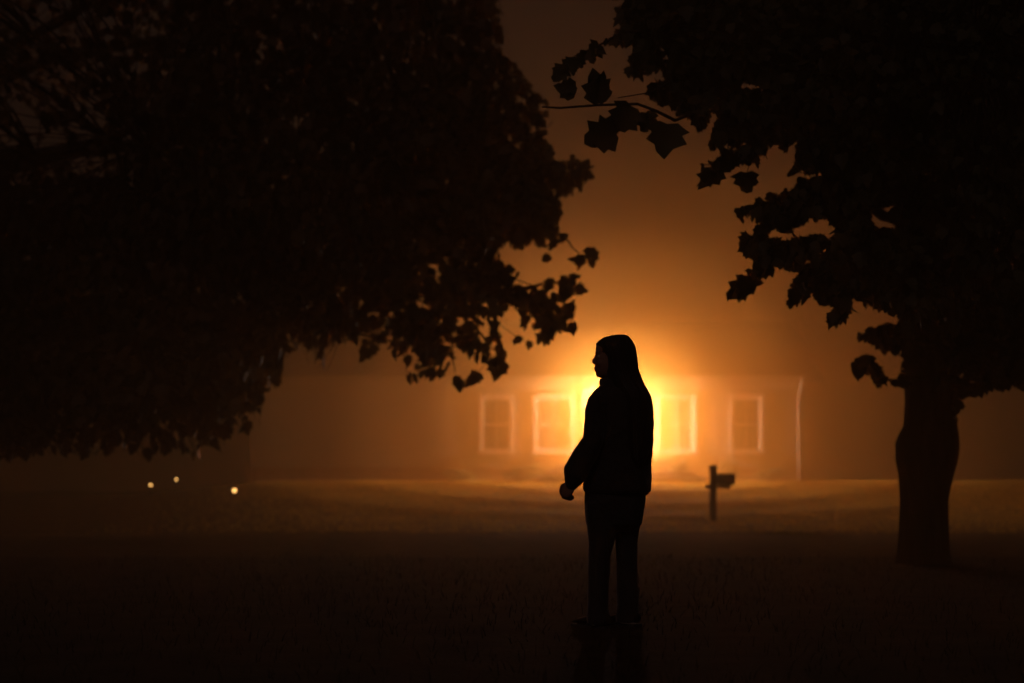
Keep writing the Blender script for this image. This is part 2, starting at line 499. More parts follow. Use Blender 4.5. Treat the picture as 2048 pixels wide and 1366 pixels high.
# short grass: nobody could count it
def grass_blades(n, xr, yr, hmin, hmax, w):
    x = rng.uniform(*xr, n); y = rng.uniform(*yr, n)
    ed = 0.35 * np.sin(x * 1.7) + 0.2 * np.sin(x * 4.1 + 1) + rng.normal(0, 0.15, n)
    keep = (y < ROAD0 + ed) | (y > ROAD1 - 0.2 + ed)
    keep &= (y < ROAD0 + 2) | (rng.uniform(0, 1, n) < np.clip((y - 24.5) / 13.0, 0.04, 1))  # blades thinned along with the painted lawn falloff
    keep &= (y < ROAD0 + 2) | (rng.uniform(0, 1, n) < np.clip((x + 8.5) / 5.0, 0.02, 1))
    x, y = x[keep], y[keep]
    n = len(x)
    z = np.array([ground_z(a, b) for a, b in zip(x, y)])
    an = rng.uniform(0, 2 * PI, n); h = rng.uniform(hmin, hmax, n)
    lx, ly = rng.normal(0, 0.4, n) * h, rng.normal(0, 0.4, n) * h
    dx, dy = np.cos(an) * w, np.sin(an) * w
    base = np.stack([x, y, z - 0.01], 1)
    v = np.empty((n, 5, 3))
    side = np.stack([dx, dy, 0 * dx], 1)
    lean = np.stack([lx, ly, h], 1)
    mid = np.stack([lx * 0.35, ly * 0.35, h * 0.55], 1)
    v[:, 0] = base - side; v[:, 1] = base + side
    v[:, 2] = base + mid - side * 0.7; v[:, 3] = base + mid + side * 0.7
    v[:, 4] = base + lean
    return v

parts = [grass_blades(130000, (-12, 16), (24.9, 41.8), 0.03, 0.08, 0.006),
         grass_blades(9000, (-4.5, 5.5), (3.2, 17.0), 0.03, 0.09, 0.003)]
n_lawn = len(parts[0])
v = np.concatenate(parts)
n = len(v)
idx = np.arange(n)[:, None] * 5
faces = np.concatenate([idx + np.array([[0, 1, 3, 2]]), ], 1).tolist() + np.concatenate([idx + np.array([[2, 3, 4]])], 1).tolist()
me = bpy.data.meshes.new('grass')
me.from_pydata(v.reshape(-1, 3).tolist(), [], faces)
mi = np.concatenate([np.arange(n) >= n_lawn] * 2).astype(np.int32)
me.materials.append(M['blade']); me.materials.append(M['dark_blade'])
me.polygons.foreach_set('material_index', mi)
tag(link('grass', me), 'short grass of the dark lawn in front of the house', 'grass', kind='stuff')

# ------------------------------------------------------------------ house
HY = 42.0
GZ = 1.03
HX0, HX1 = -7.74, 8.62
HB = 51.0
WT = 3.98
house = thing('house', (0, 0, 0), 'low one-storey house with white window trim standing in the glowing fog', 'house')
WIN = [(-0.975, 0.06), (0.62, 1.83), (4.25, 5.45), (6.4, 7.43)]
WZ0, WZ1 = 1.843, 3.587
FZ = 1.68
DX0, DX1 = 2.14, 3.02
DZ1 = FZ + 2.02
bm = bmesh.new()
# siding: lap boards with openings left for windows and door
lap = 0.2
holes = [(a, b, WZ0, WZ1) for a, b in WIN] + [(DX0, DX1, FZ, DZ1)]
z = GZ + 0.42
rows = []
while z < WT - 1e-6:
    z1 = min(z + lap, WT)
    cuts = sorted({z, z1} | {q for h in holes for q in (h[2], h[3]) if z < q < z1})
    for a, b in zip(cuts[:-1], cuts[1:]):
        rows.append((a, b, z))
    z = z1
for a, b, z0 in rows:
    xsn = [HX0, HX1]
    segs = [(HX0, HX1)]
    for hx0, hx1, hz0, hz1 in holes:
        if a >= hz0 - 1e-6 and b <= hz1 + 1e-6:
            ns = []
            for s0, s1 in segs:
                if hx0 > s0: ns.append((s0, min(hx0, s1)))
                if hx1 < s1: ns.append((max(hx1, s0), s1))
            segs = [q for q in ns if q[1] - q[0] > 1e-4]
    for s0, s1 in segs:
        ya = HY - 0.034 * (1 - (a - z0) / lap)
        yb = HY - 0.034 * (1 - (b - z0) / lap)
        vs = [bm.verts.new(q) for q in ((s0, ya, a), (s1, ya, a), (s1, yb, b), (s0, yb, b),
                                        (s0, HY + 0.1, a), (s1, HY + 0.1, a), (s1, HY + 0.1, b), (s0, HY + 0.1, b))]
        for q in ((0, 1, 2, 3), (0, 4, 5, 1), (3, 2, 6, 7), (0, 3, 7, 4), (1, 5, 6, 2)):
            bm.faces.new([vs[k] for k in q])
# other walls and the gables
for x0, x1, y0, y1 in ((HX0, HX0 + 0.15, HY + 0.102, HB), (HX1 - 0.15, HX1, HY + 0.102, HB), (HX0 + 0.152, HX1 - 0.152, HB - 0.15, HB)):
    box(bm, x0, x1, y0, y1, GZ + 0.42, WT)
RID = WT + 2.15
YM = (HY + HB) / 2
for x0 in (HX0, HX1 - 0.15):
    tri = [(HY, WT + 0.002), (HB, WT + 0.002), (YM, RID - 0.15)]
    f0 = [bm.verts.new((x0, y, zz)) for y, zz in tri]
    f1 = [bm.verts.new((x0 + 0.15, y, zz)) for y, zz in tri]
    bm.faces.new(f0[::-1]); bm.faces.new(f1)
    for k in range(3):
        bm.faces.new((f0[k], f0[(k + 1) % 3], f1[(k + 1) % 3], f1[k]))
wall = obj('wall', bm, M['siding'], house)
bm = bmesh.new()
box(bm, HX0 + 0.03, HX1 - 0.03, HY + 0.02, HB - 0.02, GZ - 0.5, GZ + 0.418)
obj('foundation', bm, M['brick'], house)
# roof with overhang
bm = bmesh.new()
OV, OG = 0.5, 0.45
slope = (RID - WT) / (YM - HY)
ze = WT + 0.17 - 0.0
nx, ny = 60, 16
for sgn in (1, -1):
    y_e = HY - OV if sgn == 1 else HB + OV
    for course in range(ny):
        t0, t1 = course / ny, (course + 1) / ny
        ya, yb = y_e + (YM - y_e) * t0, y_e + (YM - y_e) * t1
        za, zb = ze + (RID + 0.17 - ze) * t0, ze + (RID + 0.17 - ze) * t1
        q = [bm.verts.new(c) for c in ((HX0 - OG, ya, za + 0.012), (HX1 + OG, ya, za + 0.012), (HX1 + OG, yb, zb - 0.006), (HX0 - OG, yb, zb - 0.006),
                                       (HX0 - OG, ya, za - 0.06), (HX1 + OG, ya, za - 0.06), (HX1 + OG, yb, zb - 0.07), (HX0 - OG, yb, zb - 0.07))]
        for k in ((0, 1, 2, 3), (4, 7, 6, 5), (0, 4, 5, 1), (1, 5, 6, 2), (0, 3, 7, 4)):
            bm.faces.new([q[i] for i in k])
roof = obj('roof', bm, M['shingle'], house)
bm = bmesh.new()
box(bm, 6.9, 7.6, YM + 0.4, YM + 1.2, RID - 0.6, RID + 0.75, 0.01)
box(bm, 6.84, 7.66, YM + 0.34, YM + 1.26, RID + 0.752, RID + 0.85, 0.01)
obj('chimney', bm, M['brick'], roof)
bm = bmesh.new()
box(bm, HX0 - OG, HX1 + OG, HY - OV, HY - 0.036, WT - 0.03, WT - 0.004)
obj('soffit', bm, M['eave'], house)
bm = bmesh.new()
box(bm, HX0 - OG, HX1 + OG, HY - OV - 0.028, HY - OV - 0.002, WT - 0.05, WT + 0.12, 0.004)
obj('fascia', bm, M['eave'], house)
bm = bmesh.new()
# half-round gutter along the eave
prof = [(HY - OV - 0.03 - 0.11 * 0.5 + 0.055 * math.cos(a), WT + 0.10 + 0.06 * math.sin(a)) for a in [PI + PI * k / 10 for k in range(11)]]
inn = [(y + (0.004 if k < 5 else -0.004), zz + 0.006) for k, (y, zz) in enumerate(prof)][::-1]
ring = prof + inn
loft(bm, [[Vector((x, y, zz)) for y, zz in ring] for x in (HX0 - OG, HX1 + OG)])
obj('gutter', bm, M['eave'], house)
for px in (1597.0,):
    x = (px - 1024) / F_PX * HY
    bm = bmesh.new()
    tube(bm, [(x, HY - OV - 0.09, WT + 0.05), (x, HY - OV - 0.09, WT - 0.08), (x, HY - 0.10, WT - 0.42), (x, HY - 0.09, WT - 0.6), (x, HY - 0.09, GZ + 0.2), (x, HY - 0.12, GZ + 0.08), (x, HY - 0.35, GZ + 0.02)],
         0.055, 10)
    obj('downspout', bm, M['eave'], house, True)
for x in (HX1 - 0.08, HX0 - 0.012):
    bm = bmesh.new()
    box(bm, x, x + 0.092, HY - 0.05, HY - 0.036, GZ + 0.42, WT - 0.032)
    obj('corner_board', bm, M['siding'], house)
# windows
FW = 0.115
for i, (a, b) in enumerate(WIN):
    bm = bmesh.new()
    y0, y1 = HY - 0.075, HY + 0.06
    box(bm, a, a + FW, y0, y1, WZ0 + FW, WZ1 - FW, 0.004)
    box(bm, b - FW, b, y0, y1, WZ0 + FW, WZ1 - FW, 0.004)
    box(bm, a - 0.02, b + 0.02, y0 - 0.015, y1, WZ1 - FW + 0.001, WZ1 + 0.015, 0.004)
    w = obj('window', bm, M['trim'], house)
    bm = bmesh.new()
    box(bm, a - 0.04, b + 0.04, y0 - 0.06, y1, WZ0 - 0.01, WZ0 + FW - 0.001, 0.006)
    obj('sill', bm, M['trim'], w)
    bm = bmesh.new()
    ia, ib, iz0, iz1 = a + FW + 0.001, b - FW - 0.001, WZ0 + FW + 0.001, WZ1 - FW - 0.001
    zm = (iz0 + iz1) / 2
    for z0, z1, yy in ((iz0, zm + 0.02, HY + 0.02), (zm - 0.02, iz1, HY - 0.015)):
        box(bm, ia, ia + 0.045, yy, yy + 0.03, z0 + 0.045, z1 - 0.045)
        box(bm, ib - 0.045, ib, yy, yy + 0.03, z0 + 0.045, z1 - 0.045)
        box(bm, ia, ib, yy, yy + 0.03, z0, z0 + 0.045)
        box(bm, ia, ib, yy, yy + 0.03, z1 - 0.045, z1)
        xm = (ia + ib) / 2
        box(bm, xm - 0.012, xm + 0.012, yy + 0.004, yy + 0.024, z0 + 0.046, z1 - 0.046)
    obj('sash', bm, M['trim'], w)
    bm = bmesh.new()
    box(bm, ia + 0.02, ib - 0.02, HY + 0.032, HY + 0.038, iz0 + 0.03, zm - 0.01)
    box(bm, ia + 0.02, ib - 0.02, HY - 0.003, HY + 0.003, zm + 0.01, iz1 - 0.03)
    obj('pane', bm, M['glass'], w)
# front door
bm = bmesh.new()
box(bm, DX0 + 0.06, DX1 - 0.06, HY + 0.01, HY + 0.06, FZ + 0.03, DZ1 - 0.06, 0.003)
for z0, z1 in ((FZ + 0.18, FZ + 0.62), (FZ + 0.74, FZ + 1.2), (FZ + 1.32, FZ + 1.8)):
    for x0, x1 in ((DX0 + 0.14, (DX0 + DX1) / 2 - 0.05), ((DX0 + DX1) / 2 + 0.05, DX1 - 0.14)):
        box(bm, x0, x1, HY - 0.004, HY + 0.008, z0, z1, 0.006)
door = obj('door', bm, M['door'], house)
bm = bmesh.new()
box(bm, DX0 - 0.06, DX0 + 0.058, HY - 0.07, HY + 0.07, FZ, DZ1 - 0.06, 0.004)
box(bm, DX1 - 0.058, DX1 + 0.06, HY - 0.07, HY + 0.07, FZ, DZ1 - 0.06, 0.004)
box(bm, DX0 - 0.09, DX1 + 0.09, HY - 0.085, HY + 0.07, DZ1 - 0.058, DZ1 + 0.06, 0.004)
obj('door_frame', bm, M['trim'], door)
bm = bmesh.new()
ellipsoid(bm, (DX0 + 0.13, HY - 0.055, FZ + 0.95), (0.032, 0.028, 0.032))
tube(bm, [(DX0 + 0.13, HY - 0.05, FZ + 0.95), (DX0 + 0.13, HY + 0.01, FZ + 0.95)], 0.014, 8)
obj('door_knob', bm, M['brass'], door, True)

rebase(house, ((HX0 + HX1) / 2, HY, GZ))

# brick steps
steps = thing('front_steps', (3.1, HY, GZ), 'wide brick front steps leading up to the door of the house', 'steps')
bm = bmesh.new()
tops = [FZ - 0.02 - 0.165 * k for k in range(4)]
half = [1.45, 1.75, 2.05, 2.35]
dep = [1.15, 1.45, 1.75, 2.05]
for k in range(4):
    box(bm, -half[k], half[k], -dep[k], -0.06 if k == 0 else -dep[k - 1] - 0.001, -0.2, tops[k] - GZ - 0.062, 0.004)
    if k:
        for s in (-1, 1):
            x0, x1 = sorted((s * (half[k - 1] + 0.001), s * half[k]))
            box(bm, x0, x1, -dep[k - 1], -0.06, -0.2, tops[k] - GZ - 0.062, 0.004)
obj('riser', bm, M['brick'], steps)
for k in range(4):
    bm = bmesh.new()
    y1 = -0.06 if k == 0 else -dep[k - 1] + 0.028
    if k == 0:
        box(bm, -half[k] - 0.03, half[k] + 0.03, -dep[k] - 0.03, y1, tops[k] - GZ - 0.06, tops[k] - GZ, 0.01)
    else:
        box(bm, -half[k] - 0.03, half[k] + 0.03, -dep[k] - 0.03, -dep[k - 1] - 0.002, tops[k] - GZ - 0.06, tops[k] - GZ, 0.01)
        for s in (-1, 1):
            x0, x1 = sorted((s * (half[k - 1] + 0.002), s * (half[k] + 0.03)))
            box(bm, x0, x1, -dep[k - 1], -0.06, tops[k] - GZ - 0.06, tops[k] - GZ, 0.01)
    obj('tread', bm, M['pale_stone'], steps)

# wall lantern beside the door: the lamp that lights the fog
LX, LY, LZ = (1239 - 1024) / F_PX * HY, HY - 0.5, CAM_Z + (HOR - 822) / F_PX * 41.5
lant = thing('wall_lantern', (LX, HY - 0.03, LZ), 'glowing porch lantern on the house wall hidden right behind the person', 'lantern')
bm = bmesh.new()
box(bm, -0.06, 0.06, -0.03, -0.005, -0.32, -0.08, 0.01)
tube(bm, [(0, -0.02, -0.2), (0, -0.15, -0.26), (0, -0.26, -0.27), (0, -0.35, -0.24), (0, -0.38, -0.17)], 0.014, 8)
obj('bracket', bm, M['black_metal'], lant)
bm = bmesh.new()
for k in range(6):
    a = k * PI / 3
    tube(bm, [(0.075 * math.cos(a), -0.38 + 0.075 * math.sin(a), -0.16), (0.12 * math.cos(a), -0.38 + 0.12 * math.sin(a), 0.16)], 0.005, 6)
for r, zz in ((0.08, -0.165), (0.122, 0.16)):
    tube(bm, [(r * math.cos(2 * PI * k / 24), -0.38 + r * math.sin(2 * PI * k / 24), zz) for k in range(25)], 0.007, 6)
bmesh.ops.create_cone(bm, cap_ends=True, segments=6, radius1=0.085, radius2=0.085, depth=0.014, matrix=Matrix.Translation((0, -0.38, -0.17)))
obj('cage', bm, M['black_metal'], lant)
bm = bmesh.new()
bmesh.ops.create_cone(bm, cap_ends=True, segments=6, radius1=0.10, radius2=0.02, depth=0.10, matrix=Matrix.Translation((0, -0.38, 0.225)))
ellipsoid(bm, (0, -0.38, 0.30), (0.02, 0.02, 0.03))
obj('cap', bm, M['black_metal'], lant)
bm = bmesh.new()
ellipsoid(bm, (0, -0.38, 0), (0.04, 0.04, 0.055))
tube(bm, [(0, -0.38, -0.05), (0, -0.38, -0.165)], 0.02, 10)
obj('bulb', bm, M['bulb'], lant, True)
ld = bpy.data.lights.new('lantern_light', 'POINT')
ld.energy = 68000
ld.color = LAMP_COL
ld.shadow_soft_size = 0.06
lo = bpy.data.objects.new('lantern_light', ld)
COL.objects.link(lo)
lo.parent = lant
lo.location = (0, -0.38, 0)

# ------------------------------------------------------------------ leaves, trees
_half = [(0.20, -0.03), (0.36, 0.10), (0.50, 0.22), (0.36, 0.34), (0.47, 0.56), (0.25, 0.62), (0.20, 0.80)]
LEAF_V = [(0, 0), (0, 0.35), (0, 0.68), (0, 1.0)]
nh = len(_half)
LEAF_V += _half + [(-x, y) for x, y in _half]
LEAF_F = [(0, 4, 5, 1), (1, 5, 6), (1, 6, 7), (1, 7, 2), (2, 7, 8, 9), (2, 9, 10), (2, 10, 3)]
LEAF_F += [tuple((q if q < 4 else q + nh) for q in f)[::-1] for f in LEAF_F]
LV = np.array(LEAF_V, float)


def leaf_mesh(name, pos, direc, size, material, parent, curl=0.25, width=1.0, face=None):
    """many separate lobed leaves as one crown mesh; pos, direc (n,3), size (n,)"""
    n = len(pos)
    d = direc / np.linalg.norm(direc, axis=1, keepdims=True)
    r = rng.normal(0, 1, (n, 3))
    if face is not None:
        r[face] = np.array([0.0, 1.0, 0.0]) + r[face] * 0.3
    s = np.cross(d, r); s /= np.linalg.norm(s, axis=1, keepdims=True)
    nn = np.cross(s, d)
    cu = rng.uniform(-curl, curl * 2.0, n)
    fo = rng.uniform(0.0, 0.45, n)
    wd = rng.uniform(0.75, 1.15, n) * width
    x, y = LV[:, 0], LV[:, 1]
    jit = 1 + rng.normal(0, 0.06, (n, len(LV)))
    X = x[None] * wd[:, None] * jit
    Z = -np.abs(x)[None] * fo[:, None] - (y ** 2)[None] * cu[:, None]
    V = pos[:, None] + size[:, None, None] * (X[..., None] * s[:, None] + (y[None] * jit)[..., None] * d[:, None] + Z[..., None] * nn[:, None])
    nv = len(LV)
    tri = np.array([(f[0], f[k], f[k + 1]) for f in LEAF_F for k in range(1, len(f) - 1)])
    idx = (np.arange(n)[:, None, None] * nv + tri[None]).reshape(-1).astype(np.int32)
    nf = len(idx) // 3
    me = bpy.data.meshes.new(name)
    me.vertices.add(n * nv); me.vertices.foreach_set('co', V.reshape(-1).astype(np.float32))
    me.loops.add(len(idx)); me.loops.foreach_set('vertex_index', idx)
    me.polygons.add(nf)
    me.polygons.foreach_set('loop_start', np.arange(0, nf * 3, 3, dtype=np.int32))
    me.update(calc_edges=True)
    me.validate()
    return link(name, me, material, parent)


def inside(poly, q):
    x, y = q[:, 0], q[:, 1]
    r = np.zeros(len(q), bool)
    n = len(poly)
    for i in range(n):
        x0, y0 = poly[i]; x1, y1 = poly[(i + 1) % n]
        if y0 == y1: continue
        c = (y0 > y) != (y1 > y)
        r ^= c & (x < (x1 - x0) * (y - y0) / (y1 - y0) + x0)
    return r


R_OUT = [(1030, -3000), (1190, -200), (1228, 10), (1233, 40), (1233, 93), (1249, 100), (1272, 93), (1262, 129), (1249, 158), (1278, 161), (1307, 142),
         (1323, 122), (1336, 151), (1298, 190), (1301, 209), (1340, 213), (1362, 232), (1388, 245), (1388, 267), (1410, 258), (1431, 258), (1407, 300),
         (1420, 306), (1468, 283), (1446, 312), (1394, 345), (1398, 377), (1410, 380), (1430, 348), (1459, 338), (1468, 306), (1485, 335),
         (1504, 338), (1520, 325), (1514, 300), (1536, 322), (1552, 283), (1572, 296), (1604, 277), (1581, 322), (1585, 348), (1659, 348), (1660, 362),
         (1592, 366), (1592, 386), (1533, 397), (1531, 408), (1497, 407), (1482, 428), (1486, 442), (1506, 442), (1522, 442), (1506, 470), (1467, 475),
         (1464, 489), (1481, 511), (1506, 517), (1520, 522), (1489, 553), (1481, 567), (1456, 600), (1478, 605), (1495, 567), (1525, 570), (1525, 556),
         (1506, 550), (1539, 531), (1564, 536), (1564, 547), (1589, 539), (1617, 522), (1640, 526), (1595, 550), (1592, 572), (1556, 600), (1558, 611),
         (1603, 614), (1611, 589), (1622, 578), (1636, 598), (1636, 609), (1659, 609), (1667, 631), (1653, 656), (1706, 656), (1709, 631),
         (1692, 606), (1706, 595), (1731, 606), (1731, 622), (1759, 617), (1800, 631), (1804, 653), (1774, 653), (1749, 664), (1718, 672), (1712, 690),
         (1732, 681), (1749, 695), (1754, 681), (1768, 706), (1779, 697), (1788, 718), (1802, 690), (1806, 720), (1806, 766), (1770, 760), (1768, 750), (1751, 732),
         (1732, 718), (1712, 723), (1702, 741), (1719, 757), (1733, 743), (1751, 762), (1763, 780), (1768, 767), (1806, 780), (1902, 780), (1906, 850), (1922, 850),
         (1920, 800), (1950, 790), (2048, 780), (2400, 800), (4500, 700), (4500, -3000)]
R_HOLES = [[(1614, 445), (1650, 435), (1670, 440), (1672, 467), (1664, 483), (1631, 478), (1600, 483), (1589, 464)],
           [(1520, 478), (1545, 459), (1583, 467), (1595, 486), (1567, 492)],
           [(1734, 439), (1759, 411), (1789, 411), (1792, 464), (1750, 475)],
           [(1642, 492), (1662, 492), (1656, 515), (1640, 512)], [(1684, 570), (1696, 572), (1692, 590), (1684, 586)],
           [(1697, 402), (1712, 400), (1716, 430), (1704, 430)],
           [(1414, 226), (1440, 224), (1436, 240), (1424, 266), (1412, 262)],
           [(1312, 95), (1340, 90), (1345, 140), (1325, 120)],
           [(1475, 170), (1540, 165), (1540, 185), (1480, 190)], [(1640, 155), (1680, 150), (1670, 172), (1625, 172)],
           [(1400, 38), (1500, 38), (1500, 48), (1405, 50)]]
L_OUT = [(-4000, -3000), (1010, -3000), (1000, -100), (1010, 100), (1050, 150), (1108, 220), (1104, 325), (1195, 318), (1190, 350), (1150, 395), (1110, 400), (1118, 446),
         (1095, 455), (1137, 465), (1136, 492), (1104, 500), (1060, 492), (1000, 497), (990, 525), (1040, 550), (1027, 578), (1085, 585), (1092, 575), (1127, 558),
         (1140, 546), (1154, 550), (1151, 570), (1175, 570), (1175, 587), (1147, 587), (1157, 618), (1154, 673), (1130, 663), (1109, 670), (1109, 691), (1078, 691),
         (1075, 670), (1044, 663), (1041, 636), (1030, 611), (992, 639), (1003, 656), (1006, 691), (1016, 711), (999, 721), (1003, 742), (989, 759), (975, 746), (955, 728),
         (937, 725), (900, 732), (893, 759), (838, 763), (820, 777), (800, 728), (769, 690), (752, 712), (735, 735), (712, 722), (690, 700), (668, 716), (650, 748), (622, 740), (600, 705), (572, 715), (560, 770), (535, 800), (520, 850), (495, 872), (470, 858), (452, 905), (400, 925), (350, 905), (300, 930), (240, 900), (180, 925), (90, 910), (20, 930), (-400, 920), (-4000, 900)]
L_HOLES = [[(858, 530), (882, 535), (880, 565), (862, 548)], [(912, 640), (930, 640), (932, 662), (916, 660)], [(868, 622), (893, 640), (886, 650)],
           [(885, 680), (925, 705), (920, 718), (890, 700)], [(948, 660), (985, 640), (975, 680), (955, 690)], [(858, 740), (900, 712), (905, 722), (870, 748)],
           [(1050, 640), (1080, 642), (1078, 652), (1055, 650)], [(820, 700), (838, 705), (836, 735), (826, 725)]]


def in_mask(out, holes, pts):
    q = project(pts)
    ok = inside(out, q)
    for h in holes:
        ok &= ~inside(h, q)
    return ok


def curve_pts(a, b, sag, n):
    a, b = Vector(a), Vector(b)
    L = (b - a).length
    off = Vector((random.uniform(-1, 1), random.uniform(-1, 1), random.uniform(-0.3, 1))) * sag * L
    out = []
    for i in range(n + 1):
        t = i / n
        p = a.lerp(b, t) + off * (4 * t * (1 - t))
        if 0 < i < n:
            p += Vector((random.gauss(0, 1), random.gauss(0, 1), random.gauss(0, 1))) * 0.015 * L
        out.append(p)
    return out


def build_tree(root, trunk_pts, trunk_r, limbs, clusters, mask, leaf_size, leaf_mat, per, extra_leaves=None, extra_twigs=(), spread=0.35, thin=None):
    bm = bmesh.new()
    tube(bm, trunk_pts, trunk_r, 20, wob=0.12)
    obj('trunk', bm, M['bark'], root, True)
    bmb = bmesh.new()
    nodes, nrad = [], []
    for (a, b, r0, r1, sag) in limbs:
        pts = curve_pts(a, b, sag, 9)
        rad = [r0 + (r1 - r0) * (i / 9) ** 0.8 for i in range(10)]
        tube(bmb, pts, rad, 8, wob=0.1)
        nodes += pts[2:]; nrad += rad[2:]
    NP = np.array([list(p) for p in nodes])
    lp, ldr, lsz = [], [], []
    cur = []
    for c in clusters:
        dist = np.linalg.norm(NP - np.array(c), axis=1)
        k = int(np.argmin(dist))
        cur.append((nodes[k], min(0.022, nrad[k] * 0.6, 0.004 + 0.006 * dist[k]), curve_pts(nodes[k], c, 0.10, 5)))
    okc = in_mask(*mask, np.array([list(p) for q in cur for a_, b_ in zip(q[2][:-1], q[2][1:]) for p in (a_, a_.lerp(b_, .25), a_.lerp(b_, .5), a_.lerp(b_, .75), b_)])).reshape(-1, 25).all(1)
    for c, (a, r0, pts), okk in zip(clusters, cur, okc):
        c = Vector(c)
        if okk:
            tube(bmb, pts, [r0 + (0.003 - r0) * i / 5 for i in range(6)], 5)
        axis = (c - a).normalized() if (c - a).length > 0.01 else Vector((0, 0, -1))
        for _ in range(per):
            t = random.uniform(-0.9, 0.25)
            o = Vector((random.gauss(0, 1), random.gauss(0, 1), random.gauss(0, 1))) * spread * 0.5
            q = c + axis * t * spread * 1.5 + o
            dd = (o.normalized() * 0.7 + axis * 0.6 + Vector((0, 0, -1.1)) + Vector((random.gauss(0, .4), random.gauss(0, .4), random.gauss(0, .4))))
            lp.append(list(q)); ldr.append(list(dd)); lsz.append(leaf_size * random.uniform(0.6, 1.2))
    lp, ldr, lsz = np.array(lp), np.array(ldr), np.array(lsz)
    dn = ldr / np.linalg.norm(ldr, axis=1, keepdims=True)
    tip = lp + dn * lsz[:, None] * 0.85
    mid = lp + dn * lsz[:, None] * 0.45
    ok = in_mask(*mask, mid) & in_mask(*mask, tip)
    if thin is not None: ok &= thin(mid)
    lp, ldr, lsz = lp[ok], ldr[ok], lsz[ok]
    if extra_leaves:
        e = extra_leaves
        lp = np.concatenate([lp, np.array([x[0] for x in e])])
        ldr = np.concatenate([ldr, np.array([x[1] for x in e])])
        lsz = np.concatenate([lsz, np.array([x[2] for x in e])])
    for pts, r0, r1 in extra_twigs:
        m = len(pts) - 1
        tube(bmb, pts, [r0 + (r1 - r0) * i / m for i in range(m + 1)], 6)
    obj('branches', bmb, M['bark'], root, True)
    fc = np.zeros(len(lp), bool)
    if extra_leaves: fc[-len(extra_leaves):] = True
    leaf_mesh('crown', lp, ldr, lsz, leaf_mat, root, face=fc)
    return len(lp)


def sample_ellipsoid(c, r, n, mask, shell=0.0):
    out = []
    tot = 0
    while tot < n:
        u = rng.normal(0, 1, (n * 3, 3))
        u /= np.linalg.norm(u, axis=1, keepdims=True)
        rad = rng.uniform(shell ** 3, 1, (len(u), 1)) ** (1 / 3)
        p = np.array(c) + u * rad * np.array(r)
        p = p[in_mask(*mask, p)]
        out.append(p); tot += len(p)
    return np.concatenate(out)[:n]


def sample_frame(mask, x0, x1, y0, y1, d0, d1, n):
    out = []; tot = 0
    while tot < n:
        m = n * 3
        d = rng.uniform(d0, d1, m)
        px = rng.uniform(x0, x1, m); py = rng.uniform(y0, y1, m)
        p = np.stack([(px - 1024) / F_PX * d, d, CAM_Z + (HOR - py) / F_PX * d], 1)
        p = p[in_mask(*mask, p)]
        out.append(p); tot += len(p)
    return np.concatenate(out)[:n]


# --- the big tree on the right
TD = 15.0
def tp(px, py): return P(px, py, TD)
rt = thing('tree', (0, 0, 0), 'tall dark tree with a thick knobby trunk right of the person', 'tree')
rmask = (R_OUT, R_HOLES)
trunk_px = [(1120, 1794, 1902), (1105, 1796, 1900), (1060, 1799, 1898), (1000, 1801, 1897), (950, 1798, 1905), (920, 1791, 1912), (893, 1791, 1916), (870, 1799, 1915), (850, 1806, 1910), (800, 1808, 1905),
            (700, 1806, 1904), (600, 1802, 1904), (480, 1796, 1905), (380, 1794, 1908), (240, 1806, 1900), (60, 1826, 1896), (-200, 1844, 1886), (-500, 1850, 1872)]
tr_pts, tr_r = [], []
for y, a, b in trunk_px:
    p = tp((a + b) / 2, y)
    tr_pts.append(p); tr_r.append((b - a) / 2 / F_PX * TD)
tr_pts.insert(0, Vector((tr_pts[0].x, TD, -0.1))); tr_r.insert(0, tr_r[0] * 1.25)
tr_pts[1].z = 0.04
limbs = []
def limb(py, tgt, r0, r1=0.012, sag=0.12):
    a = tp(1852, py)
    limbs.append((a, P(*tgt), r0, r1, sag))
for py, tgt, r0 in [(420, (1480, 130, 11.5), 0.10), (330, (1300, 60, 10.5), 0.08), (500, (1560, 420, 12.0), 0.07), (520, (1600, 540, 12.5), 0.05),
                    (600, (1740, 580, 13.5), 0.04), (560, (2000, 600, 14.0), 0.07), (640, (2120, 770, 15.5), 0.06), (380, (1950, 120, 11.0), 0.09),
                    (300, (1700, 80, 11.0), 0.08), (200, (2300, 150, 17.0), 0.10), (120, (1650, -350, 17.0), 0.09), (60, (2050, -500, 14.0), 0.09),
                    (0, (1500, -250, 15.0), 0.08), (100, (2150, -100, 20.0), 0.09), (-100, (1900, -700, 17.0), 0.08), (150, (1650, 50, 19.0), 0.09),
                    (250, (2250, 350, 12.5), 0.08), (450, (2200, 550, 18.0), 0.08)]:
    limb(py, tgt, r0)
limbs.append((tp(1815, 690), P(1728, 672, 13.6), 0.02, 0.006, 0.05))
limbs.append((tp(1815, 775), P(1730, 740, 13.8), 0.02, 0.006, 0.05))
limbs.append((tp(1900, 800), P(1915, 845, 14.2), 0.012, 0.006, 0.05))
cl = [sample_ellipsoid((4.6, 15.0, 6.8), (6.6, 6.2, 5.6), 1200, rmask),
      sample_frame(rmask, 1230, 1810, -30, 640, 10.0, 13.0, 1150),
      sample_frame(rmask, 1700, 1808, 645, 785, 13.2, 14.4, 130),
      sample_frame(rmask, 1640, 2070, -30, 600, 10.5, 14.0, 700),
      sample_frame(rmask, 1900, 2080, 560, 785, 13.0, 15.5, 160)]
clus = np.concatenate(cl)
ex, tw = [], []
def leaf_at(x, y, x2, y2, d):
    a, b = P(x, y, d), P(x2, y2, d + random.uniform(-0.05, 0.05))
    ex.append((list(a), list(b - a), (b - a).length * 1.05))
